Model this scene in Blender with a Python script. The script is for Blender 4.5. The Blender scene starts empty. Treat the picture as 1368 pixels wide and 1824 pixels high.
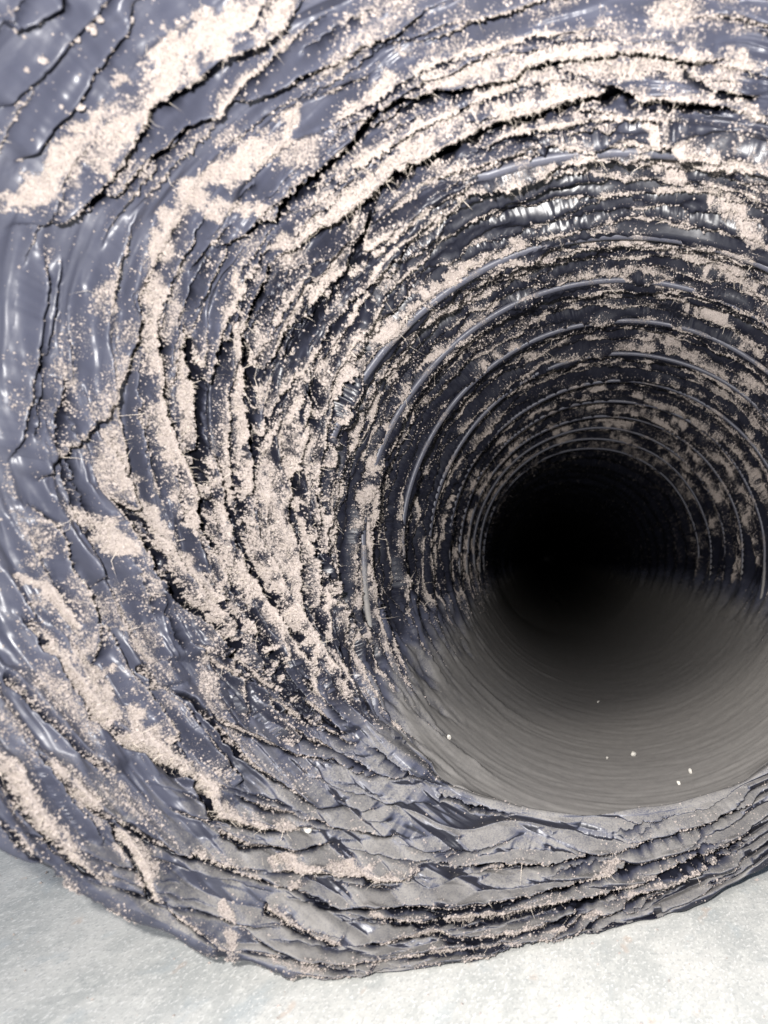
import bpy, math, random
import numpy as np
from math import radians, pi

# ---------------------------------------------------------------- camera, sky, sun, exposure
F = 1150.0            # focal length in photo pixels
PX, PY = 1130.0, 985.0  # where the duct axis meets the picture
H = 0.150             # height of the duct axis above the slab
R = 0.125             # inner radius of the duct

scn = bpy.context.scene
cam_d = bpy.data.cameras.new('camera')
cam = bpy.data.objects.new('camera', cam_d)
scn.collection.objects.link(cam)
cam.location = (0, 0, H)
cam.rotation_euler = (radians(90), 0, 0)
cam_d.sensor_width = 36
cam_d.lens = 36 * F / 1824
cam_d.shift_x = -(PX - 684) / 1824
cam_d.shift_y = (PY - 912) / 1824
cam_d.clip_start = 0.005
cam_d.clip_end = 100
cam_d.dof.use_dof = True
cam_d.dof.focus_distance = 0.33
cam_d.dof.aperture_fstop = 15.0
scn.camera = cam

world = bpy.data.worlds.new('World')
scn.world = world
world.use_nodes = True
wn = world.node_tree
sky = wn.nodes.new('ShaderNodeTexSky')
sky.sky_type = 'NISHITA'
sky.sun_disc = False
SUN_EL, SUN_AZ = 35.0, 197.0     # low sun behind the camera, a little to its left
sky.sun_elevation = radians(SUN_EL)
sky.sun_rotation = radians(SUN_AZ)
wn.links.new(sky.outputs[0], wn.nodes['Background'].inputs[0])
wn.nodes['Background'].inputs[1].default_value = 0.07

sun_d = bpy.data.lights.new('sun', 'SUN')
sun_d.energy = 1.1
sun_d.angle = radians(10)
sun_d.color = (1, .95, .88)
sun = bpy.data.objects.new('sun', sun_d)
scn.collection.objects.link(sun)
sun.location = (-.3, -1, 1)
az, el = radians(SUN_AZ), radians(SUN_EL)
from mathutils import Vector
sdir = Vector((math.sin(az) * math.cos(el), math.cos(az) * math.cos(el), math.sin(el)))
sun.rotation_euler = sdir.to_track_quat('Z', 'Y').to_euler()

# the phone's own flash, a thumb's breadth up and to the left of its lens
fl_d = bpy.data.lights.new('phone_flash', 'AREA')
fl_d.shape = 'DISK'
fl_d.size = 0.008
fl_d.energy = 1.75
fl_d.color = (1, .97, .94)
fl = bpy.data.objects.new('phone_flash', fl_d)
scn.collection.objects.link(fl)
fl.location = (-0.018, -0.010, H + 0.024)
fl.rotation_euler = (radians(90), 0, 0)

scn.view_settings.view_transform = 'Standard'
scn.view_settings.look = 'None'
scn.view_settings.exposure = 0.5
scn.view_settings.gamma = 1

rng = np.random.default_rng(7)

# ---------------------------------------------------------------- noise on arrays
_perm = np.random.default_rng(3).permutation(4096).astype(np.int32)
_g = np.random.default_rng(4).uniform(0, 2 * pi, 4096)
_gx, _gy = np.cos(_g), np.sin(_g)

def perlin(x, y, seed=0):
    xi = np.floor(x).astype(np.int64); yi = np.floor(y).astype(np.int64)
    xf = x - xi; yf = y - yi
    u = xf * xf * xf * (xf * (xf * 6 - 15) + 10)
    v = yf * yf * yf * (yf * (yf * 6 - 15) + 10)
    def g(ix, iy, dx, dy):
        h = _perm[(_perm[(ix + seed * 131) & 4095] + iy + seed * 17) & 4095]
        return _gx[h] * dx + _gy[h] * dy
    a = g(xi, yi, xf, yf); b = g(xi + 1, yi, xf - 1, yf)
    c = g(xi, yi + 1, xf, yf - 1); d = g(xi + 1, yi + 1, xf - 1, yf - 1)
    return ((a + u * (b - a)) * (1 - v) + (c + u * (d - c)) * v) * 1.4

def fbm(x, y, seed=0, o=3):
    s = 0; w = 1.0
    for k in range(o):
        s = s + w * perlin(x * 2 ** k, y * 2 ** k, seed + k); w *= .5
    return s

def creases(x, y, seed=0):
    """crushed-film relief: flat facets that meet in sharp ridges"""
    wx = x + .35 * perlin(x * .7, y * .7, seed + 9); wy = y + .35 * perlin(x * .7 + 5, y * .7, seed + 10)
    h = -np.abs(perlin(wx, wy, seed)) * 1.5
    h = np.maximum(h, -np.abs(perlin(wx * 1.4 + 3.3, wy * 1.4, seed + 1)) * 1.3 - .1)
    h = h - .45 * np.abs(perlin(wx * 2.3 + 1.1, wy * 2.3, seed + 2))
    return h

def facets(u, v, seed=0, n=6, spread=.34):
    """thin film gathered into long flat-sided pleats that cross at shallow angles"""
    r = np.random.default_rng(seed); h = 0
    for k in range(n):
        an = r.uniform(-spread, spread); f = r.uniform(.7, 2.1)
        ph = f * (v * math.cos(an) + u * math.sin(an)) + r.uniform(0, 9) + .75 * perlin(u * .28, v * .5, seed + k) + .22 * perlin(u * .9, v * 1.1, seed + k + 20)
        t = 2 * np.abs(ph - np.floor(ph) - .5)
        h = h + (t - .5) / f * sstep(perlin(u * .3 + k * 5, v * .4, seed + k + 40), -.35, .35)
    return h

def sstep(x, a, b):
    t = np.clip((x - a) / (b - a), 0, 1)
    return t * t * (3 - 2 * t)

# ---------------------------------------------------------------- duct: base form
# angle (deg, counter-clockwise from the right): mouth fold (rho_c, z_c) and outer rim (rho_o, z_o)
TAB = np.array([
    (-60, 470, .300, 590, .285), (-30, 480, .290, 640, .27), (0, 540, .262, 760, .23), (30, 640, .2246, 950, .18),
    (60, 770, .1867, 1200, .145), (90, 770, .1867, 1280, .14), (120, 715, .2011, 1500, .130), (150, 600, .2396, 1720, .133),
    (180, 545, .2637, 1560, .147), (200, 545, .2637, 1310, .165), (213, 560, .2550, 1115, .197), (225, 545, .2570, 1005, .215),
    (235.5, 525, .262, 935, .224), (249, 500, .268, 786, .2347), (259, 480, .272, 707, .248), (270, 466, .275, 668, .258),
    (285, 466, .285, 622, .272), (300, 470, .300, 590, .285)], float)
TAB = np.vstack([TAB, [(330, 480, .290, 640, .27), (360, 540, .262, 760, .23)]])

def smooth_tab(a, col):
    # monotone-ish smooth interpolation: average of shifted linear interpolations
    s = 0
    for o in (-5, -2.5, 0, 2.5, 5):
        s = s + np.interp(a + o, TAB[:, 0], TAB[:, col])
    return s / 5

A0 = -28.0
a_deg = np.concatenate([np.arange(A0, 52, .5), np.arange(52, 308, .21), np.arange(308, 360 + A0 + .01, .5)])
a_deg[-1] = 360 + A0
NA = len(a_deg)
ar = np.radians(a_deg)
rho_c, z_c = smooth_tab(a_deg, 1), smooth_tab(a_deg, 2)
rho_o, z_o = smooth_tab(a_deg, 3), smooth_tab(a_deg, 4)
# kinks of the crushed rim, so the outline is angular like the photograph's
rho_o = rho_o * (1 + .012 * perlin(a_deg / 9, a_deg * 0, 40) + .006 * np.abs(perlin(a_deg / 3.5, a_deg * 0 + 2.5, 41)))

r1z = z_c + .012
rho1 = F * R / r1z
NT, NB, NC, ND = 440, 18, 340, 18
LOWB = sstep(a_deg, 212, 226) * sstep(360 - a_deg, 20, 60)    # where the mouth fold stands up over the dust bed
def rows():
    Z, RHO, SEG, PXR = [], [], [], []
    l0 = math.log(22.0)
    for i in range(NT):                      # barrel of the duct
        t = i / (NT - 1)
        rho = np.exp(l0 + (np.log(rho1) - l0) * (1 - (1 - t) ** 1.5))
        Z.append(F * R / rho); RHO.append(rho); SEG.append(0); PXR.append(rho)
    for i in range(1, NB + 1):               # back of the fold round the mouth
        t = i / NB; s = t * t * (3 - 2 * t)
        z = r1z + (z_c - r1z) * t; r = R + (rho_c * z_c / F - R) * s
        Z.append(z); RHO.append(r * F / z); SEG.append(1); PXR.append((rho_c - (1 - t) * 6) * LOWB + (rho1 + (rho_c - rho1) * t) * (1 - LOWB))
    for i in range(1, NC + 1):               # gathered end that faces out
        t = i / NC
        rho = np.exp(np.log(rho_c) + (np.log(rho_o) - np.log(rho_c)) * t)
        s = t + .16 * np.sin(pi * t) * -1.0
        z = np.exp(np.log(z_c) + (np.log(z_o) - np.log(z_c)) * s)
        Z.append(z); RHO.append(rho); SEG.append(2); PXR.append(rho)
    r_o = rho_o * z_o / F
    for i in range(1, ND + 1):               # turned round the rim
        t = i / ND; th = t * pi * .9
        r = r_o + .004 * np.sin(th) - .004 * t; z = z_o + .006 * (1 - np.cos(th)) + .02 * t * t
        Z.append(z); RHO.append(r * F / z); SEG.append(3); PXR.append(rho_o + t * 20)
    return np.array(Z), np.array(RHO), np.array(SEG), np.array(PXR)
Z, RHO, SEG, P = rows()
NR = len(SEG)
AA = np.broadcast_to(a_deg, (NR, NA)); AR = np.broadcast_to(ar, (NR, NA))

def axis_shift(z):
    """the duct swings gently left and down, then away, as it runs off"""
    q = np.log(np.clip(F * R / z, 22, 560))
    dx = np.interp(q, [math.log(22), math.log(60), math.log(130), math.log(300), math.log(560)], [-150, -138, -118, -30, 0])
    dy = np.interp(q, [math.log(40), math.log(130), math.log(300), math.log(400), math.log(480), math.log(560)], [14, 14, -4, -14, -14, 0])
    return dx * z / F, -dy * z / F

def to_xyz(a, rho, z):
    sx, sz = axis_shift(z)
    r = rho * z / F
    return np.stack([r * np.cos(a) + sx, z, r * np.sin(a) + H + sz], -1)

BASE = to_xyz(AR, RHO, Z)

def normals(V):
    du = np.gradient(V, axis=1); dv = np.gradient(V, axis=0)
    n = np.cross(du, dv)
    n /= np.linalg.norm(n, axis=-1, keepdims=True) + 1e-12
    return n
NB_ = normals(BASE)
inward = np.stack([-np.cos(AR), np.zeros_like(AR), -np.sin(AR)], -1)
if np.mean(np.sum(NB_[:NT] * inward[:NT], -1)) < 0:
    NB_ = -NB_

# ---------------------------------------------------------------- traced folds (photo pixels)
# (points, height px, face width px, groove px, lint 0..1, lint width px, side)
# side +1: the edge drops toward the axis; -1: it drops toward the rim
FOLDS = [
 ([(0,402),(75,390),(150,320),(220,205),(250,145),(300,120),(390,55),(500,10),(560,-20)], 34, 120, 16, .4, 30, 1),
 ([(40,405),(60,400),(135,370),(195,320),(270,240),(320,195),(380,175),(450,150),(525,110),(625,65),(684,40),(740,12),(800,-10)], 26, 70, 12, .3, 14, 1),
 ([(325,475),(385,430),(435,395),(480,370),(500,335),(550,300),(590,255),(625,230),(665,172),(734,155),(834,135),(919,115),(934,95),(1004,82),(1064,75),(1134,65),(1200,80),(1300,92),(1368,110)], 32, 110, 14, .55, 34, 1),
 ([(470,470),(490,452),(550,400),(625,345),(684,305),(714,280),(759,260),(834,220),(924,187),(969,177),(1024,157),(1074,147),(1109,142),(1139,165),(1209,165),(1274,172),(1334,195),(1368,210)], 32, 90, 15, .75, 30, 1),
 ([(930,98),(1030,120),(1080,133),(1120,145)], 16, 40, 5, .6, 24, 1),
 ([(1080,80),(1170,75),(1215,95),(1225,118),(1280,150),(1368,170)], 18, 50, 8, .6, 30, 1),
 ([(1134,190),(1209,240),(1259,280),(1304,290),(1368,305)], 22, 60, 8, .85, 40, 1),
 ([(1000,185),(1100,195),(1180,210)], 14, 30, 5, .5, 12, 1),
 ([(900,225),(960,240),(1040,232),(1110,222)], 14, 30, 8, .7, 16, 1),
 ([(760,310),(830,292),(880,280),(950,262)], 14, 26, 6, .6, 12, 1),
 ([(20,290),(60,240),(115,175),(165,100),(215,40),(250,-10)], 20, 60, 8, .15, 12, 1),
 ([(0,40),(75,5),(110,-20)], 22, 60, 14, .1, 10, 1),
 ([(-10,200),(60,120),(120,60),(190,-10)], 14, 50, 6, .1, 10, 1),
 ([(250,190),(300,160),(360,110),(440,60)], 14, 34, 8, .1, 10, 1),
 ([(420,600),(430,560),(455,505),(478,458)], 20, 70, 8, .5, 40, 1),
 ([(420,610),(470,560),(515,470),(590,440),(650,385),(690,330)], 12, 30, 3, .3, 14, 1),
 ([(515,610),(560,545),(600,490),(640,405),(670,330)], 20, 60, 9, .5, 34, 1),
 ([(490,655),(520,590),(555,540),(610,500)], 12, 30, 6, .5, 12, 1),
 ([(430,700),(470,630),(520,560),(560,500)], 12, 34, 6, .6, 14, 1),
 # left
 ([(70,850),(110,788),(130,753),(170,718),(220,608),(235,560),(252,520)], 30, 120, 11, .6, 60, 1),
 ([(345,958),(325,878),(300,808),(275,733),(266,673),(262,600),(268,540)], 28, 70, 13, .9, 34, 1),
 ([(375,1000),(345,940),(322,868),(300,790),(280,720),(272,690)], 14, 18, 6, .3, 6, 1),
 ([(332,880),(335,780),(330,690),(318,610),(322,560)], 22, 34, 12, .95, 22, 1),
 ([(425,900),(434,808),(425,708),(422,608),(420,560)], 24, 44, 12, .95, 22, 1),
 ([(340,690),(365,640),(400,600),(418,575)], 16, 40, 6, .5, 24, 1),
 ([(540,1133),(522,1060),(510,980),(500,880),(520,790),(540,718),(545,640)], 24, 60, 9, .8, 34, 1),
 ([(575,1120),(555,1060),(550,958),(556,808),(590,700),(640,610),(684,560)], 20, 40, 8, .75, 22, 1),
 ([(440,860),(450,790),(470,730),(500,690),(525,640)], 14, 30, 6, .7, 16, 1),
 ([(425,1180),(380,1158),(320,1093),(250,1033),(210,948),(180,890),(165,860)], 30, 90, 22, .5, 40, 1),
 ([(432,1152),(400,1110),(350,1063),(300,1000),(240,915),(200,840),(165,745)], 24, 44, 8, .95, 26, 1),
 ([(500,1120),(470,1075),(420,1010),(395,930),(370,840),(360,770)], 24, 50, 10, .95, 36, 1),
 ([(545,1160),(500,1120),(450,1060),(420,1000),(405,900)], 18, 36, 7, .9, 26, 1),
 ([(160,1060),(158,1000),(150,930),(125,860),(115,800)], 16, 50, 5, .2, 10, 1),
 ([(60,860),(80,800),(85,740),(110,660)], 16, 60, 8, .3, 30, 1),
 ([(10,830),(40,700),(60,560),(75,440)], 18, 50, 8, .15, 14, 1),
 ([(40,800),(60,700),(85,570),(110,450)], 12, 30, 5, .1, 10, 1),
 ([(0,880),(50,900),(90,960),(120,1050),(150,1130),(165,1200)], 22, 60, 10, .6, 30, 1),
 ([(160,1200),(215,1190),(260,1180),(290,1230)], 18, 60, 12, .3, 30, -1),
 ([(230,1020),(300,1070),(380,1130),(450,1190),(520,1240),(600,1290)], 18, 40, 8, .6, 16, -1),
 ([(300,1130),(380,1170),(450,1215),(520,1262),(610,1305),(660,1335)], 18, 30, 8, .5, 12, -1),
 # bottom left
 ([(0,1060),(50,1110),(110,1180),(160,1240),(200,1291),(300,1346),(380,1401),(400,1446),(465,1466),(540,1470),(600,1475)], 28, 60, 14, .95, 34, -1),
 ([(0,1180),(60,1240),(115,1300),(160,1340),(220,1380)], 20, 50, 10, .4, 20, -1),
 ([(60,1330),(120,1390),(200,1456),(250,1526),(280,1590),(310,1631)], 24, 50, 10, .9, 30, -1),
 ([(-20,1330),(10,1360),(50,1430),(120,1510),(200,1580)], 24, 50, 12, .85, 24, -1),
 ([(-10,1440),(65,1521),(135,1576),(220,1616),(280,1656),(350,1686),(425,1711),(470,1726)], 20, 40, 8, .55, 14, -1),
 ([(240,1230),(280,1216),(345,1241),(385,1281),(450,1351),(500,1381),(575,1426),(640,1440)], 26, 60, 9, .2, 10, -1),
 ([(370,1240),(390,1276),(450,1301),(530,1336),(600,1346),(665,1371),(700,1385)], 24, 40, 9, .35, 10, -1),
 ([(490,1260),(555,1311),(625,1336),(684,1365),(740,1385)], 20, 30, 9, .35, 8, -1),
 ([(480,1180),(510,1221),(575,1261),(640,1312)], 20, 34, 10, .2, 8, -1),
 ([(540,1200),(590,1245),(635,1290)], 14, 24, 6, .3, 8, -1),
 ([(180,1440),(260,1481),(320,1516),(430,1540),(500,1545)], 22, 40, 9, .2, 10, -1),
 ([(330,1500),(365,1520),(425,1546),(480,1562),(560,1576)], 20, 40, 9, .9, 20, -1),
 ([(280,1590),(340,1640),(400,1690),(440,1712)], 18, 40, 6, .6, 18, -1),
 # bottom
 ([(640,1310),(684,1336),(724,1366),(774,1391),(834,1396),(884,1411),(939,1440)], 14, 20, 6, .1, 6, -1),
 ([(780,1404),(830,1424),(890,1440),(930,1446)], 14, 22, 8, .1, 6, -1),
 ([(400,1400),(470,1430),(560,1450),(640,1470),(720,1488)], 18, 34, 9, .5, 12, -1),
 ([(390,1470),(450,1500),(540,1502),(600,1500)], 18, 34, 12, .4, 10, -1),
 ([(440,1560),(480,1545),(575,1540),(684,1556),(759,1548)], 26, 56, 12, .9, 30, -1),
 ([(700,1535),(759,1522),(830,1528),(894,1522),(984,1526),(1034,1520),(1100,1500),(1160,1484),(1240,1462),(1320,1440)], 24, 40, 12, .45, 18, -1),
 ([(1000,1500),(1080,1505),(1134,1488),(1184,1478),(1284,1450),(1368,1425)], 18, 26, 9, .3, 10, -1),
 ([(475,1575),(540,1600),(620,1608),(684,1604),(759,1606),(814,1612),(904,1596),(964,1580),(1034,1558),(1124,1530),(1214,1505),(1300,1480)], 26, 44, 12, .35, 14, -1),
 ([(470,1600),(520,1640),(580,1668),(620,1684)], 22, 40, 10, .7, 16, -1),
 ([(500,1560),(560,1590),(620,1612)], 16, 30, 8, .3, 8, -1),
 ([(560,1650),(640,1632),(700,1624),(760,1636),(800,1630),(900,1620),(984,1600),(1084,1580),(1160,1550),(1234,1520),(1368,1468)], 26, 36, 14, .6, 14, -1),
 ([(600,1678),(680,1672),(740,1660),(780,1650),(820,1668),(880,1665),(964,1642),(1040,1612),(1064,1600)], 24, 32, 10, .55, 12, -1),
 ([(420,1640),(470,1672),(540,1700),(620,1708),(720,1700),(800,1690),(910,1678),(970,1668),(1044,1620),(1084,1592)], 24, 34, 9, .5, 14, -1),
 ([(350,1675),(430,1708),(520,1732),(600,1736),(700,1726),(800,1712),(900,1696),(990,1672),(1080,1620),(1160,1580),(1280,1525),(1368,1488)], 22, 30, 9, .45, 14, -1),
]
# lint bands (points, half width px, strength)
BANDS = [
 ([(520,-20),(400,10),(310,70),(215,170),(150,240),(60,330),(-10,375)], 40, 1.0),
 ([(640,165),(700,140),(800,115),(930,88),(1064,70),(1250,92),(1368,112)], 30, .85),
 ([(700,90),(800,85),(900,80),(1000,60),(1150,30),(1300,40),(1368,60)], 34, .5),
 ([(535,180),(505,240),(400,295),(340,345),(290,420),(266,520),(262,640)], 26, 1.0),
 ([(480,350),(430,365),(390,350),(360,380)], 22, .85),
 ([(480,440),(550,390),(640,325),(720,265),(830,212),(960,168),(1060,140)], 24, .8),
 ([(960,105),(1060,120),(1160,110),(1220,120)], 26, .75),
 ([(1130,200),(1190,245),(1270,270),(1368,285)], 24, .9),
 ([(1110,290),(1180,322),(1260,370),(1330,420),(1368,450)], 17, 1.0),
 ([(1150,250),(1250,300),(1368,340)], 26, .45),
 ([(1100,430),(1160,460),(1200,472),(1290,510),(1368,560)], 14, 1.0),
 ([(1200,430),(1300,470),(1368,520)], 14, .6),
 ([(600,660),(684,600),(784,520),(834,480),(900,468),(975,462)], 11, 1.0),
 ([(1060,515),(1130,530),(1220,565),(1300,600),(1368,660)], 9, .95),
 ([(1120,600),(1200,625),(1290,680),(1368,740)], 9, .9),
 ([(560,620),(530,700),(545,800),(560,950),(555,1083)], 16, .7),
 ([(418,470),(424,600),(424,720),(432,820)], 13, 1.0),
 ([(320,600),(328,700),(330,780)], 14, 1.0),
 ([(262,600),(275,730),(295,850),(340,950)], 18, .9),
 ([(230,620),(190,680),(140,740),(110,800)], 34, .6),
 ([(140,560),(110,640),(90,760)], 34, .35),
 ([(180,760),(220,860),(290,960),(340,1030),(420,1110),(480,1165)], 30, .95),
 ([(390,830),(420,960),(480,1060),(540,1150)], 28, .9),
 ([(460,780),(470,880),(500,980),(525,1090)], 34, .75),
 ([(130,900),(160,930),(205,990)], 34, .9),
 ([(40,920),(80,930),(100,960)], 26, .6),
 ([(30,1020),(80,1050),(110,1100),(140,1170),(190,1250),(250,1310),(300,1345)], 26, 1.0),
 ([(190,1120),(230,1110),(260,1160)], 34, .5),
 ([(290,1335),(370,1395),(400,1445),(470,1468),(540,1475)], 15, .9),
 ([(-10,1330),(20,1380),(60,1440),(120,1510),(200,1570)], 18, .8),
 ([(120,1385),(190,1460),(245,1530),(270,1590)], 22, .95),
 ([(50,1540),(40,1560)], 26, .8),
 ([(395,1600),(410,1640),(420,1690)], 16, .85),
 ([(480,1525),(560,1535),(640,1545),(690,1520)], 18, .9),
 ([(360,1525),(440,1553)], 14, .9),
 ([(640,1615),(700,1640),(760,1640)], 11, .8),
 ([(735,1530),(745,1550)], 14, .7),
 ([(840,1530),(900,1540)], 14, .6),
 ([(1050,1552),(1090,1532),(1110,1530)], 11, .7),
 ([(480,1700),(550,1725),(640,1710)], 12, .7),
 ([(900,1660),(1000,1650),(1080,1610),(1200,1560),(1300,1510)], 9, .7),
]

def line_rho(pts, cols):
    p = np.array(pts, float)
    # resample densely, convert to polar about the axis point
    d = np.r_[0, np.cumsum(np.hypot(*np.diff(p, axis=0).T))]
    s = np.linspace(0, d[-1], 240)
    x = np.interp(s, d, p[:, 0]); y = np.interp(s, d, p[:, 1])
    a = np.degrees(np.arctan2(-(y - PY), x - PX)); a = np.where(a < A0, a + 360, a)
    rho = np.hypot(x - PX, y - PY)
    o = np.argsort(a); a, rho = a[o], rho[o]
    c0, c1 = np.searchsorted(a_deg, a[0]), np.searchsorted(a_deg, a[-1])
    cs = np.arange(c0, max(c1, c0 + 2))
    cs = cs[cs < NA]
    return cs, np.interp(a_deg[cs], a, rho), a[0], a[-1]

HF = np.zeros((NR, NA)); GR = np.zeros((NR, NA)); SIDE = np.zeros((NR, NA)); LINT = np.zeros((NR, NA))
OWN = np.full((NR, NA), -1, np.int32)
lintn = .55 + .5 * fbm(AA * .22, np.log(P) * 30, 50, 3)         # patchiness
CREST = []     # (columns, rho, lint) for fringes

def add_fold(pts, A, W, g, lint, lw, side, segs, own=-1, seed=0, rag=1.0, ends=.14):
    if isinstance(pts, tuple): cs, rl = pts; a0, a1 = a_deg[cs[0]], a_deg[cs[-1]]
    else: cs, rl, a0, a1 = line_rho(pts, None)
    if len(cs) < 4: return
    ac = a_deg[cs]
    rl = rl + rag * (3.2 * perlin(ac * .9, ac * 0 + seed * 3.7, 60) + 2.0 * perlin(ac * 2.7, ac * 0 + seed * 2.3, 61))
    t = (ac - a0) / max(a1 - a0, 1e-6)
    win = np.clip(np.minimum(t, 1 - t) / ends, 0, 1); win = win * win * (3 - 2 * win)
    amp = A * win * (1 + .3 * perlin(ac * .25, ac * 0 + seed * 5.1, 62))
    Wv = W * (.35 + .65 * win) * (1 + .3 * perlin(ac * .2, ac * 0 + seed * 1.9, 63))
    r0 = segs[0]; r1 = segs[1]
    lo = max(0, 0); sl = slice(r0, r1)
    d = (P[sl][:, cs] - rl) * side                     # >0 on the face, <0 beyond the edge
    t_ = np.clip(d / Wv, 0, 1)
    face = np.where(d >= 0, (1 - t_) ** 1.6 * np.where(d < 6, .86 + .14 * np.sin(np.clip(d, 0, 6) / 6 * pi / 2), 1), 0)
    drop = np.where(d < 0, .86 * np.clip(1 + d / 4.5, 0, 1), 0)
    h = (face + drop) * amp
    hf = HF[sl][:, cs]
    if r0 > 0 or r1 < NR:
        pass
    m = h > hf
    HF[sl, cs[0]:cs[-1] + 1] = np.where(m, h, hf)
    SIDE[sl, cs[0]:cs[-1] + 1] = np.where(m, side, SIDE[sl, cs[0]:cs[-1] + 1])
    if own >= 0:
        inside = (d > -4.5) & (d < Wv * .9) & (win > .03) & m
        OWN[sl, cs[0]:cs[-1] + 1] = np.where(inside, own, OWN[sl, cs[0]:cs[-1] + 1])
    gw = g * win * (1 + .45 * perlin(ac * .5, ac * 0 + seed * 4.3, 64))
    gd = np.clip(-d - 3, 0, None)
    q = np.where(d < -3, np.clip(1 - np.abs(gd - gw * .45) / np.maximum(gw * .75, 1), 0, 1), 0) * win
    GR[sl, cs[0]:cs[-1] + 1] = np.minimum(GR[sl, cs[0]:cs[-1] + 1], -q ** .8 * (np.maximum(gw, 0) * 3.6))
    ln = np.where((d > -3.5) & (d < lw * 3), np.exp(-np.clip(d, 0, None) / lw), 0) * lint * win
    patch = sstep(lintn[sl][:, cs] + .35 * perlin(ac * .3, ac * 0 + seed, 65), .2, .65)
    ln = ln * (.25 + .75 * patch)
    LINT[sl, cs[0]:cs[-1] + 1] = np.maximum(LINT[sl, cs[0]:cs[-1] + 1], ln)
    CREST.append((cs, rl, lint * win, side, r0, r1))

SEG_T = (0, NT); SEG_C = (NT, NR); SEG_ALL = (0, NR)
# random small pleats among the traced ones; on the left they run spirally
def slope(a):
    return -.42 * np.exp(-((a - 178) / 32) ** 2) - .15 * np.exp(-((a - 225) / 18) ** 2) + .12 * np.exp(-((a - 140) / 14) ** 2)
rs = np.random.default_rng(21)
for k in range(300):
    ca = rs.uniform(50, 305); span = rs.uniform(5, 22)
    rc, ro = np.interp(ca, a_deg, rho_c), np.interp(ca, a_deg, rho_o)
    rho = math.exp(rs.uniform(math.log(rc * 1.02), math.log(ro)))
    cs = np.where((a_deg > ca - span / 2) & (a_deg < ca + span / 2))[0]
    if len(cs) < 6: continue
    sl_ = np.cumsum(slope(a_deg[cs]) * np.gradient(np.radians(a_deg[cs])))
    ratio = (np.interp(a_deg[cs], a_deg, rho_o) / ro)
    rl = rho * np.exp(sl_ - sl_[len(sl_) // 2]) * (ratio if ca > 205 else 1)
    down = ca > 205
    if down and k % 2: continue
    add_fold((cs, rl), rs.uniform(8, 22) * (1.3 if down else 1), rs.uniform(18, 60), rs.uniform(2, 9), rs.uniform(.1, .7) * (.6 if down else 1), rs.uniform(5, 14), -1 if down else 1, SEG_C if down else SEG_ALL, seed=100 + k, ends=.35)
for k in range(44):
    ca = rs.uniform(95, 208); span = rs.uniform(18, 55)
    rc, ro = np.interp(ca, a_deg, rho_c), np.interp(ca, a_deg, rho_o)
    rho = math.exp(rs.uniform(math.log(rc * .93), math.log(min(ro, rc * 1.75))))
    cs = np.where((a_deg > ca - span / 2) & (a_deg < min(ca + span / 2, 214)))[0]
    if len(cs) < 10: continue
    sl_ = np.cumsum(slope(a_deg[cs]) * np.gradient(np.radians(a_deg[cs])))
    rl = rho * np.exp(sl_ - sl_[len(sl_) // 2])
    add_fold((cs, rl), rs.uniform(18, 36), rs.uniform(24, 50), rs.uniform(6, 14), rs.choice([.5, .85, 1.0]), rs.uniform(6, 14), 1, SEG_ALL, seed=500 + k, ends=.3)
for k, (pts, A, W, g, lint, lw, side) in enumerate(FOLDS):
    add_fold(pts, A * (1.55 if side > 0 else 1.7), W * (1 if side > 0 else 1.15), g * (1.75 if side > 0 else 1.3), lint, lw * .85, side, SEG_ALL if side > 0 else SEG_C, own=k, seed=k + 1)

# barrel: film sags between the hoops and is pleated along them
RING_RHO = [728 * 3.55 / (3.55 + n) for n in range(0, 34)]
PITCH = F * R / 728 / 3.55
zt = Z[:NT]
ph = (zt / PITCH - 3.55)
fr = ph - np.floor(ph)
sag = -(np.sin(pi * fr) ** .6)
lp = np.log(P[:NT])
u_hi = np.interp(lp, np.log([60, 150, 260, 400, 560]), [.02, -.04, -.12, -.24, -.34])
under = sstep(u_hi - np.sin(AR[:NT]) - .16 * sstep(P[:NT], 120, 420) * fbm(AA[:NT] * .10, lp * 26, 33, 3), -.06, .5)     # the lower half lies full of dust
fade_near = sstep(P[:NT], 800, 760)
HF[:NT] += 0
BARREL = sag * 32 * (P[:NT] / 600) ** .8 * (1 - .75 * under) * fade_near
for n in range(-1, 26):
    for j in range(9 if n < 9 else 5):
        f_ = (j + .5) / (9 if n < 9 else 5) + rs.uniform(-.07, .07)
        for q in range(8 if n < 2 else 1):
            ca = rs.uniform(-20, 232); span = rs.uniform(18, 75)
            cs = np.where((a_deg > ca - span / 2) & (a_deg < ca + span / 2))[0]
            if len(cs) < 6: continue
            ac = a_deg[cs]
            zz = PITCH * (3.55 + n + f_ + .12 * perlin(ac * .05, ac * 0 + n * 3.1 + j + q * 9, 70) + rs.uniform(-.25, .25) * (ac - ca) / 60)
            rl = F * R / zz
            sc = (rl.mean() / 600)
            if rl.max() > 765: continue
            add_fold((cs, rl), rs.uniform(10, 26) * sc ** .8, rs.uniform(10, 28) * sc, rs.uniform(.5, 5) * sc, rs.choice([.35, .7, 1.0, 1.0] if n < 2 else [.1, .25, .5, .8]) * min(1, max(0, (rl.mean() - 120) / 90)), rs.uniform(2.2, 4.8) * sc ** .6, 1, SEG_ALL if ca + span / 2 < 214 else SEG_T, seed=900 + n * 40 + j * 5 + q, rag=.55 * sc, ends=.3)

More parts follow.
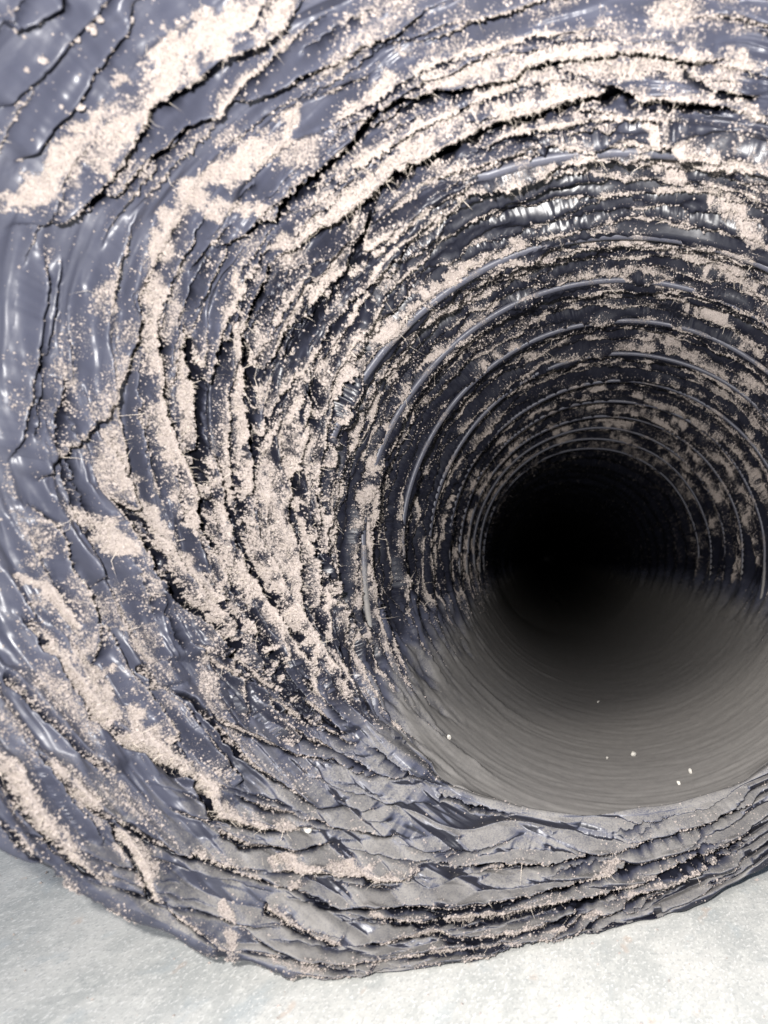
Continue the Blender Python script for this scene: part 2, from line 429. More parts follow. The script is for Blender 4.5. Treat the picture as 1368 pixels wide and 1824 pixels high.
for n in range(0, 17):
    nl = 6 if n < 3 else 4 if n < 8 else 3
    for j in range(nl):
        a0_, a1_ = rs.uniform(-26, 10), rs.uniform(196, 232)
        cs = np.where((a_deg > a0_) & (a_deg < a1_))[0]; ac = a_deg[cs]
        zz = PITCH * (3.55 + n + (j + .6) / (nl + .3) + .10 * perlin(ac * .035, ac * 0 + n * 5.3 + j * 1.7, 74) + .05 * perlin(ac * .13, ac * 0 + n * 2.3 + j, 75))
        rl = F * R / zz; sc = rl.mean() / 600
        if rl.max() > 765: continue
        brk = .30 + .75 * sstep(fbm(ac * .07, ac * 0 + n * 3.7 + j * 2.9, 76, 3), -.22, .3)
        add_fold((cs, rl), rs.uniform(12, 20) * sc ** .8, rs.uniform(14, 24) * sc, rs.uniform(2, 5) * sc, brk * min(1, max(0, (rl.mean() - 120) / 90)) * (rs.uniform(.75, 1.0) if n < 2 else rs.uniform(.72, 1.0)), (rs.uniform(2.4, 4) if n < 2 else rs.uniform(1.5, 2.6)) * max(sc, .3) ** .6, 1, SEG_T, seed=2200 + n * 10 + j, rag=.6 * sc, ends=.06)
ls0 = np.log(P)
for pts, w, s in BANDS:
    cs, rl, a0, a1 = line_rho(pts, None)
    if len(cs) < 2: continue
    ac = a_deg[cs]; t = (ac - a0) / max(a1 - a0, 1e-6)
    win = np.clip(np.minimum(t, 1 - t) / .1, 0, 1)
    wv = w * (1 + .4 * perlin(ac * .5, ac * 0 + w, 80) + .3 * perlin(ac * 1.7, ac * 0 + w, 81)) * (.4 + .6 * win)
    for sl in (slice(0, NT), slice(NT, NR)):
        d = np.abs(P[sl][:, cs] - rl)
        nz = .55 * fbm(AA[sl][:, cs] * .5 + w, ls0[sl][:, cs] * 42, 85, 3)
        v = sstep(1 - d / (wv * 1.25) + nz, -.05, .85) * (d < wv * 2) * s * .92 * (.45 + .55 * sstep(lintn[sl][:, cs], .15, .6))
        LINT[sl, cs[0]:cs[-1] + 1] = np.maximum(LINT[sl, cs[0]:cs[-1] + 1], v)

# crushed film relief
ls = np.log(P)
shear = np.cumsum(np.where(a_deg > 40, slope(a_deg), 0) * np.gradient(ar))
shc = np.cumsum(np.where(a_deg > 40, slope(a_deg) * (1 - sstep(a_deg, 205, 232)), 0) * np.gradient(ar))
U, V = AR * 2.3, (ls - shc) * 8.5
cr = creases(U, V, 90)
cr2 = creases(U * 2.6 + 7, V * 2.2, 95)
gather = sstep(P, 1, 2) * 1.0
down_a = sstep(AA, 200, 232) * sstep(360 - AA, 20, 50)
fc = facets(AR * 5.5, (ls - shc) * 9.5, 300) + .22 * facets(AR * 11, (ls - shc) * 28, 340, 5, .35)
fd = facets(AR * 3.6, (ls - shc) * 6.5, 420, 5, .22) + .12 * facets(AR * 9, (ls - shc) * 24, 440, 4, .3)
dn = sstep(AA, 204, 230) * sstep(360 - AA, 20, 50)
fc = fc * (1 - dn) + fd * dn * (1 - .6 * sstep(rho_c + 75 - P, -20, 40) * sstep(AA, 228, 240))
crump = (cr + .42) * 8 + fc * 24 * (1 - .6 * sstep(P, 1000, 1180) * sstep(200 - AA, 0, 30))
tph = (P - rho_c) / (rho_o - rho_c) * 8 + 1.0 * perlin(AA * .03, ls * 3, 200) + .45 * perlin(AA * .09, ls * 7, 201)
tubes = (np.abs(np.sin(pi * tph)) ** .75 - .5) * 24
crump = crump * (1 + .15 * down_a) + tubes * .7 * down_a
crT = .5 * creases(AR * 4.5, ls * 26, 120) - .21 + .5 * facets(AR * 8, ls * 24, 380, 5, .3)
nearring = np.minimum(fr, 1 - fr)
ringm = np.zeros((NR, NA)); ringm[:NT] = np.exp(-(nearring / .042) ** 2) * sstep(P[:NT], 140, 190)
UN = np.zeros((NR, NA)); UN[:NT] = under; UN[NT:] = under[-1] * (1 - LOWB)
BAR = np.zeros((NR, NA)); BAR[:NT] = BARREL; BAR[NT:] = BARREL[-1]
barrel = (BAR * (1 - UN) + (crT + .42) * 20 * (P / 600) * (1 - .96 * UN) * (1 - .95 * ringm) + HF * (1 - .85 * UN) * (1 - .85 * ringm) + GR * (1 - UN) * (1 - ringm)
          + ringm * 4.5 * (P / 600) * (1 - UN)
          + UN * (.9 * perlin(AA * .06, ls * 46, 130) + .7 * perlin(AA * .10, ls * 110, 131)) * (P / 500))
gath = HF + GR + crump
G = sstep(P, rho_c - 45, rho_c + 35)
isC = (SEG >= 1).astype(float)[:, None]
G = G * (1 - LOWB) + isC * LOWB
hs = barrel * (1 - G) + gath * G
seam = np.convolve(np.pad(.5 * (hs[NT - 1] + hs[NT + NB]), 14, mode='edge'), np.ones(29) / 29, 'valid')
for i in range(20):
    k = (i + 1) / 20; k = (k * k * (3 - 2 * k)) * LOWB
    hs[NT - 20 + i] = hs[NT - 20 + i] * (1 - k) + seam * k
    hs[NT + NB + 19 - i] = hs[NT + NB + 19 - i] * (1 - k) + seam * k
hs[NT:NT + NB] = hs[NT:NT + NB] * (1 - LOWB) + seam * LOWB
tD = np.clip((np.arange(NR) - (NR - ND - 22)) / 30, 0, 1)[:, None]
flat = np.convolve(np.pad(hs[NR - ND - 22], 40, mode='edge'), np.ones(81) / 81, 'valid')
hs = hs * (1 - tD) + flat * .5 * tD
hpx = hs
hm = hpx * Z / F
lean = (.15 + .23 * G) * np.where(SIDE == 0, 0, SIDE) * np.clip(hpx, 0, 40) * Z / F * (1 - .8 * tD)
VERT = BASE + NB_ * hm[..., None] + inward * lean[..., None]
VERT[..., 2] = np.maximum(VERT[..., 2], .0012 + .0035 * np.clip(.4 + perlin(AA * .22, ls * 9, 210), 0, 1.2))
NRM = normals(VERT)
if np.mean(np.sum(NRM * NB_, -1)) < 0: NRM = -NRM

# dust film: lies on what faces up, thick in the lower half of the barrel; plus painted flash haze toward the rim
up = NRM[..., 2]
FINE_HAZE = np.zeros((NR, NA))
FINE_HAZE[:NT] = np.maximum(under * .97, .02 * (1 - under))
low = sstep(AA, 192, 228) * sstep(360 - AA, 20, 40)
pn = fbm(AA * .09, ls * 15, 140, 3)
FINE_HAZE[NT:] = np.clip(sstep(up + .3 * pn, .05, .8)[NT:] * (.1 + .9 * low[NT:]) * .68 + .05 + .05 * pn[NT:] + .22 * sstep(P, 600, 1000)[NT:] * (1 - .5 * low[NT:]), 0, 1)  # last term paints flash haze on the film, growing toward the rim
LINT *= np.where(SEG[:, None] == 0, 1 - .92 * under_full if False else 1, 1) if False else 1
LINT[:NT] *= (1 - .97 * sstep(under, .2, .9)) * sstep(P[:NT], 125, 230)  # lint fades out with depth, painting the far barrel dark
# loose lint sprinkled everywhere on the gathered end
spr = sstep(fbm(AA * .11 + 4, (ls - shear) * 15, 150, 4) + .2 * fbm(AA * .7, (ls - shear) * 50, 155, 2), -.28, .85)
LINT[NT:] = np.maximum(LINT[NT:], spr[NT:] * .64 * (1 - .7 * low[NT:]) * sstep(1700 - P[NT:], 250, 700))
LINT[:NT] = np.maximum(LINT[:NT], sstep(fbm(AA[:NT] * .3 + 4, ls[:NT] * 20, 152, 3), .1, .8) * .16 * (1 - under))
LINT = np.clip(LINT, 0, 1)
bare = np.clip(1 + (GR + 4) / 12, 0, 1); bareF = np.clip(1 + (GR + 3) / 26, 0, 1)
LINT *= bare; FINE_HAZE *= np.where(SEG[:, None] == 0, 1 - (1 - bareF) * .8, bareF)

# ---------------------------------------------------------------- materials
def new_mat(name):
    m = bpy.data.materials.new(name); m.use_nodes = True
    nt = m.node_tree; b = nt.nodes['Principled BSDF']
    return m, nt, b
def node(nt, t, **kw):
    n = nt.nodes.new(t)
    for k, v in kw.items(): setattr(n, k, v)
    return n
def math_n(nt, op, a, b=None, c=None, clamp=False):
    n = node(nt, 'ShaderNodeMath', operation=op); n.use_clamp = clamp
    for i, v in enumerate((a, b, c)):
        if v is None: continue
        if isinstance(v, (int, float)): n.inputs[i].default_value = v
        else: nt.links.new(v, n.inputs[i])
    return n.outputs[0]
def noise(nt, vec, scale, detail=3, rough=.55):
    n = node(nt, 'ShaderNodeTexNoise'); n.inputs['Scale'].default_value = scale
    n.inputs['Detail'].default_value = detail; n.inputs['Roughness'].default_value = rough
    nt.links.new(vec, n.inputs['Vector']); return n.outputs['Fac']
def mix(nt, f, a, b):
    n = node(nt, 'ShaderNodeMix', data_type='RGBA')
    nt.links.new(f, n.inputs['Factor']) if not isinstance(f, (int, float)) else setattr(n.inputs['Factor'], 'default_value', f)
    for s, v in (('A', a), ('B', b)):
        i = [x for x in n.inputs if x.name == s and x.type == 'RGBA'][0]
        if isinstance(v, tuple): i.default_value = (*v, 1)
        else: nt.links.new(v, i)
    return [o for o in n.outputs if o.type == 'RGBA'][0]
def ramp01(nt, v, a, b):
    n = node(nt, 'ShaderNodeMapRange'); n.interpolation_type = 'SMOOTHSTEP'
    nt.links.new(v, n.inputs['Value']); n.inputs['From Min'].default_value = a; n.inputs['From Max'].default_value = b
    return n.outputs['Result']

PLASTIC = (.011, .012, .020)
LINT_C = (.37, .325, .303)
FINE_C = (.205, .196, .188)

def film_material():
    m, nt, b = new_mat('dusty_black_film')
    tc = node(nt, 'ShaderNodeTexCoord').outputs['Object']
    aL = node(nt, 'ShaderNodeAttribute', attribute_name='lint').outputs['Fac']
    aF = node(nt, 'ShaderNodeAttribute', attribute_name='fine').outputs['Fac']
    n1 = noise(nt, tc, 1500, 3, .65); n2 = noise(nt, tc, 4200, 1, .5); n3 = noise(nt, tc, 220, 3, .6)
    g = math_n(nt, 'ADD', math_n(nt, 'MULTIPLY', n1, .6), math_n(nt, 'MULTIPLY', n2, .4))
    # lint coverage: grains appear where the local amount beats the grain noise
    th = math_n(nt, 'SUBTRACT', .74, math_n(nt, 'MULTIPLY', aL, .48))
    cov = ramp01(nt, math_n(nt, 'SUBTRACT', g, th), -.06, .11)
    # fine film: dust and painted haze, with specks
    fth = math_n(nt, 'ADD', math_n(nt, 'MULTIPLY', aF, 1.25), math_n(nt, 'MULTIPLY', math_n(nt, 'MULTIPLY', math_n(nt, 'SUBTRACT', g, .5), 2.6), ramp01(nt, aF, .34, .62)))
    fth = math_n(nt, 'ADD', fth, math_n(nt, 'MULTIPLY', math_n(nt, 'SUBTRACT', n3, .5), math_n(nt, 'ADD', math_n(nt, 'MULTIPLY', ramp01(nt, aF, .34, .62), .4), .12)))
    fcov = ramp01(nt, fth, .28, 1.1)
    fcol = mix(nt, n3, tuple(c * .84 for c in FINE_C), tuple(c * 1.16 for c in FINE_C))
    lcol = mix(nt, n1, tuple(c * .8 for c in LINT_C), tuple(min(c * 1.15, .85) for c in LINT_C))
    c0 = mix(nt, ramp01(nt, aF, .04, .30), PLASTIC, (.054, .058, .084))  # flash haze and bluish sky sheen put into the film's colour
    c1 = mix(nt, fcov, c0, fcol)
    c2 = mix(nt, cov, c1, lcol)
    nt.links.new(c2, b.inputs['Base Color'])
    dirt = math_n(nt, 'MAXIMUM', cov, fcov)
    rgh = math_n(nt, 'ADD', math_n(nt, 'MULTIPLY', dirt, .7), math_n(nt, 'ADD', math_n(nt, 'MULTIPLY', n3, .2), .27), clamp=True)
    nt.links.new(rgh, b.inputs['Roughness'])
    sp = math_n(nt, 'SUBTRACT', .48, math_n(nt, 'MULTIPLY', dirt, .42))
    nt.links.new(sp, b.inputs['Specular IOR Level'])
    wr = noise(nt, tc, 420, 3, .6)
    hgt = math_n(nt, 'ADD', math_n(nt, 'MULTIPLY', wr, .08), math_n(nt, 'MULTIPLY', cov, .5))
    hgt = math_n(nt, 'ADD', hgt, math_n(nt, 'MULTIPLY', math_n(nt, 'MULTIPLY', n1, cov), .9))
    bp = node(nt, 'ShaderNodeBump'); bp.inputs['Strength'].default_value = .55; bp.inputs['Distance'].default_value = .0012
    nt.links.new(hgt, bp.inputs['Height']); nt.links.new(bp.outputs[0], b.inputs['Normal'])
    return m
FILM = film_material()

def lint_material(name, c, var=.2):
    m, nt, b = new_mat(name)
    tc = node(nt, 'ShaderNodeNewGeometry').outputs['Position']
    n = noise(nt, tc, 700, 2)
    nt.links.new(mix(nt, n, tuple(x * (1 - var) for x in c), tuple(min(x * (1 + var), .9) for x in c)), b.inputs['Base Color'])
    b.inputs['Roughness'].default_value = 1; b.inputs['Specular IOR Level'].default_value = .1
    return m
LINT_M = lint_material('grey_beige_lint', LINT_C)
FIBRE_M = lint_material('pale_fibre', (.52, .46, .40))
CRUMB_M = lint_material('pale_crumb', (.50, .48, .44), .15)
JACKET_M, _nt, _b = new_mat('black_jacket'); _b.inputs['Base Color'].default_value = (*PLASTIC, 1); _b.inputs['Roughness'].default_value = .35
_tc = node(_nt, 'ShaderNodeTexCoord').outputs['Object']; _bp = node(_nt, 'ShaderNodeBump'); _bp.inputs['Distance'].default_value = .004
_nt.links.new(noise(_nt, _tc, 60, 5), _bp.inputs['Height']); _nt.links.new(_bp.outputs[0], _b.inputs['Normal'])

def slab_material():
    m, nt, b = new_mat('pale_concrete')
    tc0 = node(nt, 'ShaderNodeTexCoord').outputs['Object']
    mp = node(nt, 'ShaderNodeMapping'); mp.inputs['Scale'].default_value = (1, .6, 1); nt.links.new(tc0, mp.inputs['Vector']); tc = mp.outputs[0]
    a = noise(nt, tc, 40, 6, .68); c = noise(nt, tc, 190, 4, .65); d = noise(nt, tc, 800, 2, .6)
    k = node(nt, 'ShaderNodeMapping'); k.inputs['Location'].default_value = (3, 1, 0); nt.links.new(tc, k.inputs['Vector'])
    e = noise(nt, k.outputs[0], 60, 4, .6); f = noise(nt, k.outputs[0], 900, 1, .5)
    col = mix(nt, ramp01(nt, a, .36, .64), (.425, .435, .42), (.565, .562, .535))
    col = mix(nt, math_n(nt, 'MULTIPLY', ramp01(nt, c, .48, .68), .6), col, (.63, .63, .595))
    col = mix(nt, math_n(nt, 'MULTIPLY', ramp01(nt, e, .56, .70), .5), col, (.40, .44, .455))
    col = mix(nt, math_n(nt, 'MULTIPLY', ramp01(nt, noise(nt, k.outputs[0], 90, 2), .66, .74), .5), col, (.50, .40, .33))
    col = mix(nt, math_n(nt, 'MULTIPLY', ramp01(nt, d, .56, .64), .6), col, (.74, .735, .71))
    col = mix(nt, math_n(nt, 'MULTIPLY', ramp01(nt, f, .58, .66), .4), col, (.30, .31, .31))
    nt.links.new(col, b.inputs['Base Color']); b.inputs['Roughness'].default_value = .85; b.inputs['Specular IOR Level'].default_value = .2
    h = math_n(nt, 'ADD', math_n(nt, 'MULTIPLY', c, .6), math_n(nt, 'MULTIPLY', d, .5))
    bp = node(nt, 'ShaderNodeBump'); bp.inputs['Strength'].default_value = .4; bp.inputs['Distance'].default_value = .0007
    nt.links.new(h, bp.inputs['Height']); nt.links.new(bp.outputs[0], b.inputs['Normal'])
    return m

# ---------------------------------------------------------------- mesh helpers
col = scn.collection
def link(name, me, mat, parent=None):
    o = bpy.data.objects.new(name, me); col.objects.link(o)
    if mat and not me.materials: me.materials.append(mat)
    if parent: o.parent = parent
    return o
def mesh_np(name, V, Fq, smooth=True):
    me = bpy.data.meshes.new(name)
    V = np.ascontiguousarray(V, np.float32); Fq = np.ascontiguousarray(Fq, np.int32)
    k = Fq.shape[1]
    me.vertices.add(len(V)); me.vertices.foreach_set('co', V.ravel())
    me.loops.add(Fq.size); me.loops.foreach_set('vertex_index', Fq.ravel())
    me.polygons.add(len(Fq)); me.polygons.foreach_set('loop_start', np.arange(0, Fq.size, k, dtype=np.int32))
    me.polygons.foreach_set('use_smooth', np.full(len(Fq), smooth))
    me.update(calc_edges=True)
    return me
def attr(me, name, v):
    a = me.attributes.new(name, 'FLOAT', 'POINT'); a.data.foreach_set('value', np.ascontiguousarray(v, np.float32))

# ---------------------------------------------------------------- ground
V = np.array([(-30, -30, 0), (30, -30, 0), (30, 30, 0), (-30, 30, 0)], float)
g = link('ground', mesh_np('ground', V, np.array([[0, 1, 2, 3]]), False), slab_material())
g['kind'] = 'structure'; g['label'] = 'pale mottled concrete slab under the duct'

# ---------------------------------------------------------------- the duct
duct = bpy.data.objects.new('flexible_duct', None); col.objects.link(duct)
duct.location = (0, 0, 0); duct.empty_display_size = .1
duct['label'] = 'open end of a round black plastic flexible duct, crushed and furred with dust'
duct['category'] = 'air duct'

idx = np.arange(NR * NA).reshape(NR, NA)
quads = np.stack([idx[:-1, :-1], idx[1:, :-1], idx[1:, 1:], idx[:-1, 1:]], -1)
own_q = OWN[:-1, :-1]
VF, LF, FF = VERT.reshape(-1, 3), LINT.ravel(), FINE_HAZE.ravel()
def keep_largest(m):
    r, c = np.where(m); r0, c0 = r.min(), c.min()
    b = np.pad(m[r0:r.max() + 1, c0:c.max() + 1], 1); left = b.copy(); best = None
    while left.any():
        f = np.zeros_like(b); i = np.argwhere(left)[0]; f[tuple(i)] = True; n = 1
        while True:
            for ax in (0, 1):                      # sweep whole runs at a time
                for d in (1, -1):
                    g2 = f
                    for _ in range(12):
                        g2 = (g2 | np.roll(g2, d, ax)) & b
                    f = g2
            n2 = f.sum()
            if n2 == n: break
            n = n2
        left &= ~f
        if best is None or n > best.sum(): best = f
        if best.sum() >= left.sum(): break
    out = np.zeros_like(m); out[r0:r.max() + 1, c0:c.max() + 1] = best[1:-1, 1:-1]
    return out
own_q = own_q.copy(); own_q[:NT] = -1
for k in range(len(FOLDS)):
    m_ = own_q == k
    if m_.sum() > 60: own_q[m_ & ~keep_largest(m_)] = -1
    else: own_q[m_] = -1
def patch(name, sel, mat):
    q = quads[sel]
    u, inv = np.unique(q, return_inverse=True)
    me = mesh_np(name, VF[u], inv.reshape(q.shape))
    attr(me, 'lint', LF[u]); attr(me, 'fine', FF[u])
    return link(name, me, mat, duct)
rowi = np.broadcast_to(np.arange(NR - 1)[:, None], own_q.shape)
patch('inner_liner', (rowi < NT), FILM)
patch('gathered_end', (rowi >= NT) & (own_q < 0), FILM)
for k in range(len(FOLDS)):
    s = (rowi >= NT) & (own_q == k)
    if s.sum() > 60:
        patch('plastic_fold', s, FILM)

# outer jacket behind the rim
aj = np.radians(np.linspace(0, 360, 181)); ad = np.degrees(aj)
adw = np.where(ad > 360 + A0, ad - 360, ad)
ro = np.interp(adw, a_deg, rho_o * z_o / F); zo = np.interp(adw, a_deg, z_o)
rowsJ = []
for i in range(60):
    t = i / 59; zz = zo + .012 + (6.3 - zo) * t ** 2.4
    k = sstep(t, .2, .6)
    rr = (ro - .003) * (1 - k) + .150 * k + .0025 * np.abs(np.sin(zz / PITCH * pi)) + .0015 * perlin(ad * .2, zz * 60, 160)
    sx, sz = axis_shift(zz)
    rowsJ.append(np.stack([rr * np.cos(aj) + sx, zz, np.maximum(rr * np.sin(aj) + H + sz, .0015)], -1))
VJ = np.array(rowsJ); nj = VJ.shape[1]; ij = np.arange(VJ.shape[0] * nj).reshape(-1, nj)
qj = np.stack([ij[:-1, :-1], ij[:-1, 1:], ij[1:, 1:], ij[1:, :-1]], -1).reshape(-1, 4)
link('outer_jacket', mesh_np('outer_jacket', VJ.reshape(-1, 3), qj), JACKET_M, duct)

cap = VERT[0]; vc = np.vstack([cap, cap.mean(0, keepdims=True) + np.array([[-.15, .9, 0]])])
link('inner_liner', mesh_np('closing_cone', vc, np.array([[i, i + 1, len(cap)] for i in range(len(cap) - 1)])), FILM, duct)  # added cone closing the duct, pointed so the flash reflects elsewhere

# wire hoops under the film
for n, rr in enumerate(RING_RHO):
    z = F * R / rr
    if rr < 185: break
    if n == 0: a0, a1 = 58, 118
    elif n == 1: a0, a1 = -22, 168
    else: a0, a1 = -180, 180
    na = 240 if n < 8 else 120
    aa = np.radians(np.linspace(a0, a1, na)); ns = 8
    endf = np.clip(np.minimum(aa - aa[0], aa[-1] - aa) / .12, 0, 1) if n < 2 else np.ones(na)
    wob = .0011 * perlin(np.degrees(aa) * .03, aa * 0 + n * 2.2, 170)
    zc = z + .004 * np.sin(aa + n) + .002 * perlin(np.degrees(aa) * .02, aa * 0 + n * 1.2, 171)
    rc = R + .0004 + wob + (1 - endf) * .004 + .0040 * sstep(np.sin(aa), -.02, -.42)
    sx, sz = axis_shift(zc); tube = .0013
    th = np.linspace(0, 2 * pi, ns, endpoint=False)
    rad = rc[:, None] + tube * np.cos(th); yy = zc[:, None] + tube * np.sin(th) * 1.5
    Vr = np.stack([rad * np.cos(aa)[:, None] + sx[:, None], yy, rad * np.sin(aa)[:, None] + H + sz[:, None]], -1)
    ir = np.arange(na * ns).reshape(na, ns); nx = np.roll(ir, -1, 1)
    qr = np.stack([ir[:-1], ir[1:], nx[1:], nx[:-1]], -1).reshape(-1, 4)
    me = mesh_np('wire_hoop', Vr.reshape(-1, 3), qr)
    un = np.repeat(sstep(np.sin(aa), .05, -.35), ns)
    attr(me, 'lint', (1 - un) * np.repeat((.2 + .45 * sstep(fbm(np.degrees(aa) * .12, aa * 0 + n, 172, 3), -.1, .6)) * (n < 9), ns)); attr(me, 'fine', .36 + .6 * un)
    link('wire_hoop', me, FILM, duct)

# ---------------------------------------------------------------- lint tufts: points + instanced clumps
rp = np.random.default_rng(31)
def cell_area():
    du = np.linalg.norm(VERT[:-1, 1:] - VERT[:-1, :-1], axis=-1); dv = np.linalg.norm(VERT[1:, :-1] - VERT[:-1, :-1], axis=-1)
    return du * dv
area = cell_area()
Lq = LINT[:-1, :-1]
zq = Z[:-1, :-1]
vis = ((PX + P * np.cos(AR) > -60) & (PX + P * np.cos(AR) < 1430) & (PY - P * np.sin(AR) > -60))[:-1, :-1]
def sample(weight, n):
    w = (weight * vis).ravel(); c = np.cumsum(w); c /= c[-1]
    i = np.searchsorted(c, rp.random(n)); i = np.minimum(i, len(c) - 1)
    r_, c_ = np.unravel_index(i, weight.shape)
    fu, fv = rp.random(n)[:, None], rp.random(n)[:, None]
    p = VERT[r_, c_] * (1 - fu) * (1 - fv) + VERT[r_ + 1, c_] * fu * (1 - fv) + VERT[r_, c_ + 1] * (1 - fu) * fv + VERT[r_ + 1, c_ + 1] * fu * fv
    return p, NRM[r_, c_], Lq[r_, c_], r_, c_
# near dust is clumped bigger; all sizes are real lengths
wt = area * np.clip(Lq - .06, 0, 1) ** 1.25 / zq ** .8
N1 = 420000
p, nr, lv, r_, c_ = sample(wt, N1)
size = (.00014 + .00040 * rp.random(N1) ** 4) * (.6 + .6 * lv)
p = p + nr * (size * rp.uniform(-.1, .9, N1))[:, None]
# grit scattered thinly on everything that is not the dust bed
N2 = 26000
wt2 = area / zq * (FINE_HAZE[:-1, :-1] < .75) * (.2 + sstep(fbm(AA[:-1, :-1] * .2, ls[:-1, :-1] * 8, 180, 2), -.2, .6))
p2, n2, _, _, _ = sample(wt2, N2)
s2 = .00010 + .00028 * rp.random(N2) ** 4
p2 = p2 + n2 * (s2 * .5)[:, None]
N5 = 90
x5 = PX + P * np.cos(AR); y5 = PY - P * np.sin(AR)
p5, n5, _, _, _ = sample(area / zq * ((x5 < 420) & (y5 < 330) & (x5 > -40) & (y5 > -40))[:-1, :-1] * (1.2 - x5 / 420 - .3 * y5 / 330).clip(.1, 1)[:-1, :-1], N5)
s5 = .0004 + .0007 * rp.random(N5) ** 2
p5 = p5 + n5 * (s5 * .6)[:, None]
PT = np.vstack([p, p2, p5]); SZ = np.r_[size, s2, s5]; PT[:, 2] = np.maximum(PT[:, 2], .001)
me = bpy.data.meshes.new('lint'); me.vertices.add(len(PT)); me.vertices.foreach_set('co', PT.astype(np.float32).ravel())
attr(me, 'size', SZ)
rot = me.attributes.new('rot', 'FLOAT_VECTOR', 'POINT'); rot.data.foreach_set('vector', rp.uniform(0, 6.28, (len(PT), 3)).astype(np.float32).ravel())
pick = me.attributes.new('pick', 'INT', 'POINT'); pick.data.foreach_set('value', rp.integers(0, 6, len(PT)).astype(np.int32))
lint = link('lint', me, LINT_M)
lint['kind'] = 'stuff'; lint['label'] = 'furry grey-beige lint clinging to the folds of the duct'; lint['category'] = 'lint'

ng = bpy.data.node_groups.new('lint_clumps', 'GeometryNodeTree')
ng.interface.new_socket('Geometry', in_out='INPUT', socket_type='NodeSocketGeometry')
ng.interface.new_socket('Geometry', in_out='OUTPUT', socket_type='NodeSocketGeometry')
gi = ng.nodes.new('NodeGroupInput'); go = ng.nodes.new('NodeGroupOutput')
gti = ng.nodes.new('GeometryNodeGeometryToInstance')
for k in range(6):
    ico = ng.nodes.new('GeometryNodeMeshIcoSphere'); ico.inputs['Radius'].default_value = .45; ico.inputs['Subdivisions'].default_value = 2
    sp = ng.nodes.new('GeometryNodeSetPosition')
    rv = ng.nodes.new('FunctionNodeRandomValue'); rv.data_type = 'FLOAT_VECTOR'
    rv.inputs[0].default_value = (-.45,) * 3; rv.inputs[1].default_value = (.45,) * 3; rv.inputs['Seed'].default_value = k * 7 + 1
    nrm = ng.nodes.new('GeometryNodeInputNormal')
    rf = ng.nodes.new('FunctionNodeRandomValue'); rf.data_type = 'FLOAT'
    rf.inputs[2].default_value = -.3; rf.inputs[3].default_value = .8; rf.inputs['Seed'].default_value = k * 5 + 3
    sc = ng.nodes.new('ShaderNodeVectorMath'); sc.operation = 'SCALE'
    ng.links.new(nrm.outputs[0], sc.inputs[0]); ng.links.new(rf.outputs[1], sc.inputs['Scale'])
    ad_ = ng.nodes.new('ShaderNodeVectorMath'); ad_.operation = 'ADD'
    ng.links.new(sc.outputs[0], ad_.inputs[0]); ng.links.new(rv.outputs[0], ad_.inputs[1])
    ng.links.new(ico.outputs[0], sp.inputs[0]); ng.links.new(ad_.outputs[0], sp.inputs['Offset'])
    ng.links.new(sp.outputs[0], gti.inputs[0])
iop = ng.nodes.new('GeometryNodeInstanceOnPoints'); iop.inputs['Pick Instance'].default_value = True
def named(nm, t):
    n = ng.nodes.new('GeometryNodeInputNamedAttribute'); n.data_type = t; n.inputs[0].default_value = nm; return n.outputs[0]
sm = ng.nodes.new('GeometryNodeSetMaterial'); sm.inputs['Material'].default_value = LINT_M
ng.links.new(gi.outputs[0], iop.inputs['Points']); ng.links.new(gti.outputs[0], iop.inputs['Instance'])
ng.links.new(named('pick', 'INT'), iop.inputs['Instance Index'])
e2r = ng.nodes.new('FunctionNodeEulerToRotation'); ng.links.new(named('rot', 'FLOAT_VECTOR'), e2r.inputs[0]); ng.links.new(e2r.outputs[0], iop.inputs['Rotation'])
ng.links.new(named('size', 'FLOAT'), iop.inputs['Scale'])
ng.links.new(iop.outputs[0], sm.inputs[0]); ng.links.new(sm.outputs[0], go.inputs[0])
md = lint.modifiers.new('clumps', 'NODES'); md.node_group = ng

# ---------------------------------------------------------------- fibres: fine bent hairs standing off the lint
N3 = 170000
p, nr, lv, _, _ = sample(area * np.clip(Lq - .3, 0, 1) ** 1.5 / zq, N3)
d = nr + rp.normal(0, .75, (N3, 3)); d /= np.linalg.norm(d, axis=1, keepdims=True)
L = .0005 + .0013 * rp.random(N3) ** 2.2
long_ = rp.random(N3) < .012; L = np.where(long_, rp.uniform(.003, .009, N3), L)
side = np.cross(d, rp.normal(0, 1, (N3, 3))); side /= np.linalg.norm(side, axis=1, keepdims=True) + 1e-9
w = (.00005 + .00005 * rp.random(N3))[:, None]
b1 = p + d * (L * .5)[:, None]
tip = p + d * (L * .8)[:, None] + rp.normal(0, 1, (N3, 3)) * (L * .28)[:, None]
Vh = np.stack([p - side * w, p + side * w, b1 + side * w * .8, b1 - side * w * .8, tip], 1)
base = (np.arange(N3) * 5)[:, None]
Fh = np.concatenate([base + np.array([[0, 1, 2]]), base + np.array([[0, 2, 3]]), base + np.array([[3, 2, 4]])])
Vh[..., 2] = np.maximum(Vh[..., 2], .0008)
fib = link('fibres', mesh_np('fibres', Vh.reshape(-1, 3), Fh, False), FIBRE_M)
fib['kind'] = 'stuff'; fib['label'] = 'fine pale fibres standing off the lint'; fib['category'] = 'fibres'

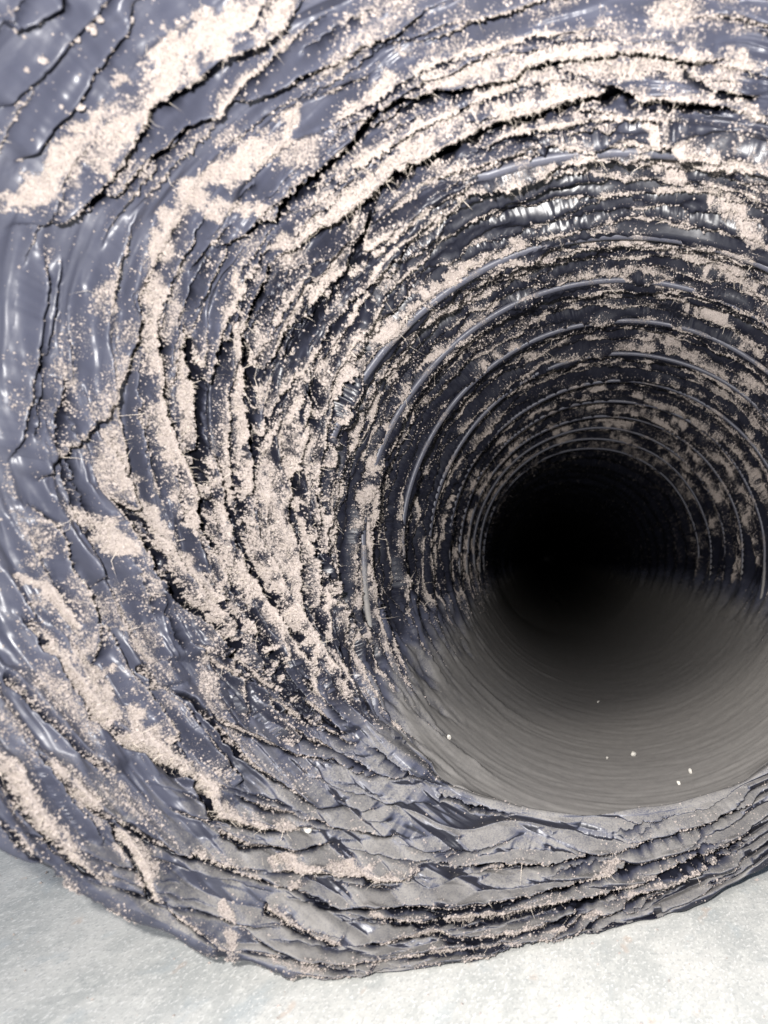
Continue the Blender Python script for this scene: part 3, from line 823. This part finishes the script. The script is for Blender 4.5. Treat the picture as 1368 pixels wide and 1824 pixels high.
# ---------------------------------------------------------------- grit on the slab
NG = 4200
gy = rp.uniform(.17, .6, NG); gx = rp.uniform(-.32, .25, NG)
gs = (.00012 + .0007 * rp.random(NG) ** 9)[:, None, None]
oct_ = np.array([(1, 0, 0), (-1, 0, 0), (0, 1, 0), (0, -1, 0), (0, 0, .8), (0, 0, -.6)], float)
Vg = np.stack([gx, gy, np.full(NG, .0003)], -1)[:, None, :] + (oct_[None] + rp.normal(0, .25, (NG, 6, 3))) * gs
Fo = np.array([(0, 2, 4), (2, 1, 4), (1, 3, 4), (3, 0, 4), (2, 0, 5), (1, 2, 5), (3, 1, 5), (0, 3, 5)])
Fg = (np.arange(NG) * 6)[:, None, None] + Fo[None]
grit = link('grit', mesh_np('grit', Vg.reshape(-1, 3), Fg.reshape(-1, 3), False), LINT_M)
grit['kind'] = 'stuff'; grit['label'] = 'fine grit and fallen lint on the concrete'; grit['category'] = 'grit'

# ---------------------------------------------------------------- crumbs one can point to
def crumb(px, py, z, size, label, seed, rho_shift=True):
    r = np.random.default_rng(seed)
    import bmesh
    bm = bmesh.new(); bmesh.ops.create_icosphere(bm, subdivisions=2, radius=1)
    k = [(Vector(r.normal(0, 1, 3)).normalized(), r.uniform(.3, .95)) for _ in range(9)]
    for v in bm.verts:
        for n, dd in k:
            q = v.co.dot(n)
            if q > dd: v.co -= n * (q - dd)
        v.co *= size * (1 + r.uniform(-.12, .12)); v.co.z *= .7
    me = bpy.data.meshes.new('crumb'); bm.to_mesh(me); bm.free()
    o = link('crumb', me, CRUMB_M)
    x, h = (px - PX) / F * z, H - (py - PY) / F * z
    o.location = (x, z, h); o.rotation_euler = tuple(r.uniform(0, 6, 3))
    o['label'] = label; o['category'] = 'crumb'; o['group'] = 'pale crumbs lying in the duct'
    return o
def surf_at(px, py, seg):
    """the nearest modelled point of the duct along the line of sight"""
    s = slice(0, NT) if seg == 0 else slice(NT, NR)
    v = VERT[s].reshape(-1, 3)
    d = (PX + F * v[:, 0] / v[:, 1] - px) ** 2 + (PY - F * (v[:, 2] - H) / v[:, 1] - py) ** 2
    near = np.argsort(d)[:6]
    return v[near[np.argmin(v[near, 1])]]
for i, (px, py, s, seg, lab) in enumerate([
    (801, 1315, 5.5, 0, 'small pale crumb alone on the left of the grey dust bed, above the mouth fold'),
    (1128, 1344, 7, 0, 'largest pale crumb in the middle of the grey dust bed'),
    (1083, 1350, 4, 0, 'tiny pale crumb just left of the largest crumb on the dust bed'),
    (1231, 1374, 6, 0, 'pale crumb on the right of the dust bed, the upper of a close pair'),
    (1208, 1396, 5, 0, 'pale crumb on the right of the dust bed, the lower of a close pair'),
    (1066, 1250, 3, 0, 'tiny crumb deeper in the duct, highest in view on the dust bed'),
    (550, 1478, 10, 1, 'bright white chip caught in a fold of the crushed lower left rim')]):
    q = surf_at(px, py, seg)
    o = crumb(px, py, q[1], s * q[1] / F, lab, 50 + i)
    o.location = (q[0], q[1] - .0004, q[2] + s * q[1] / F * .45)
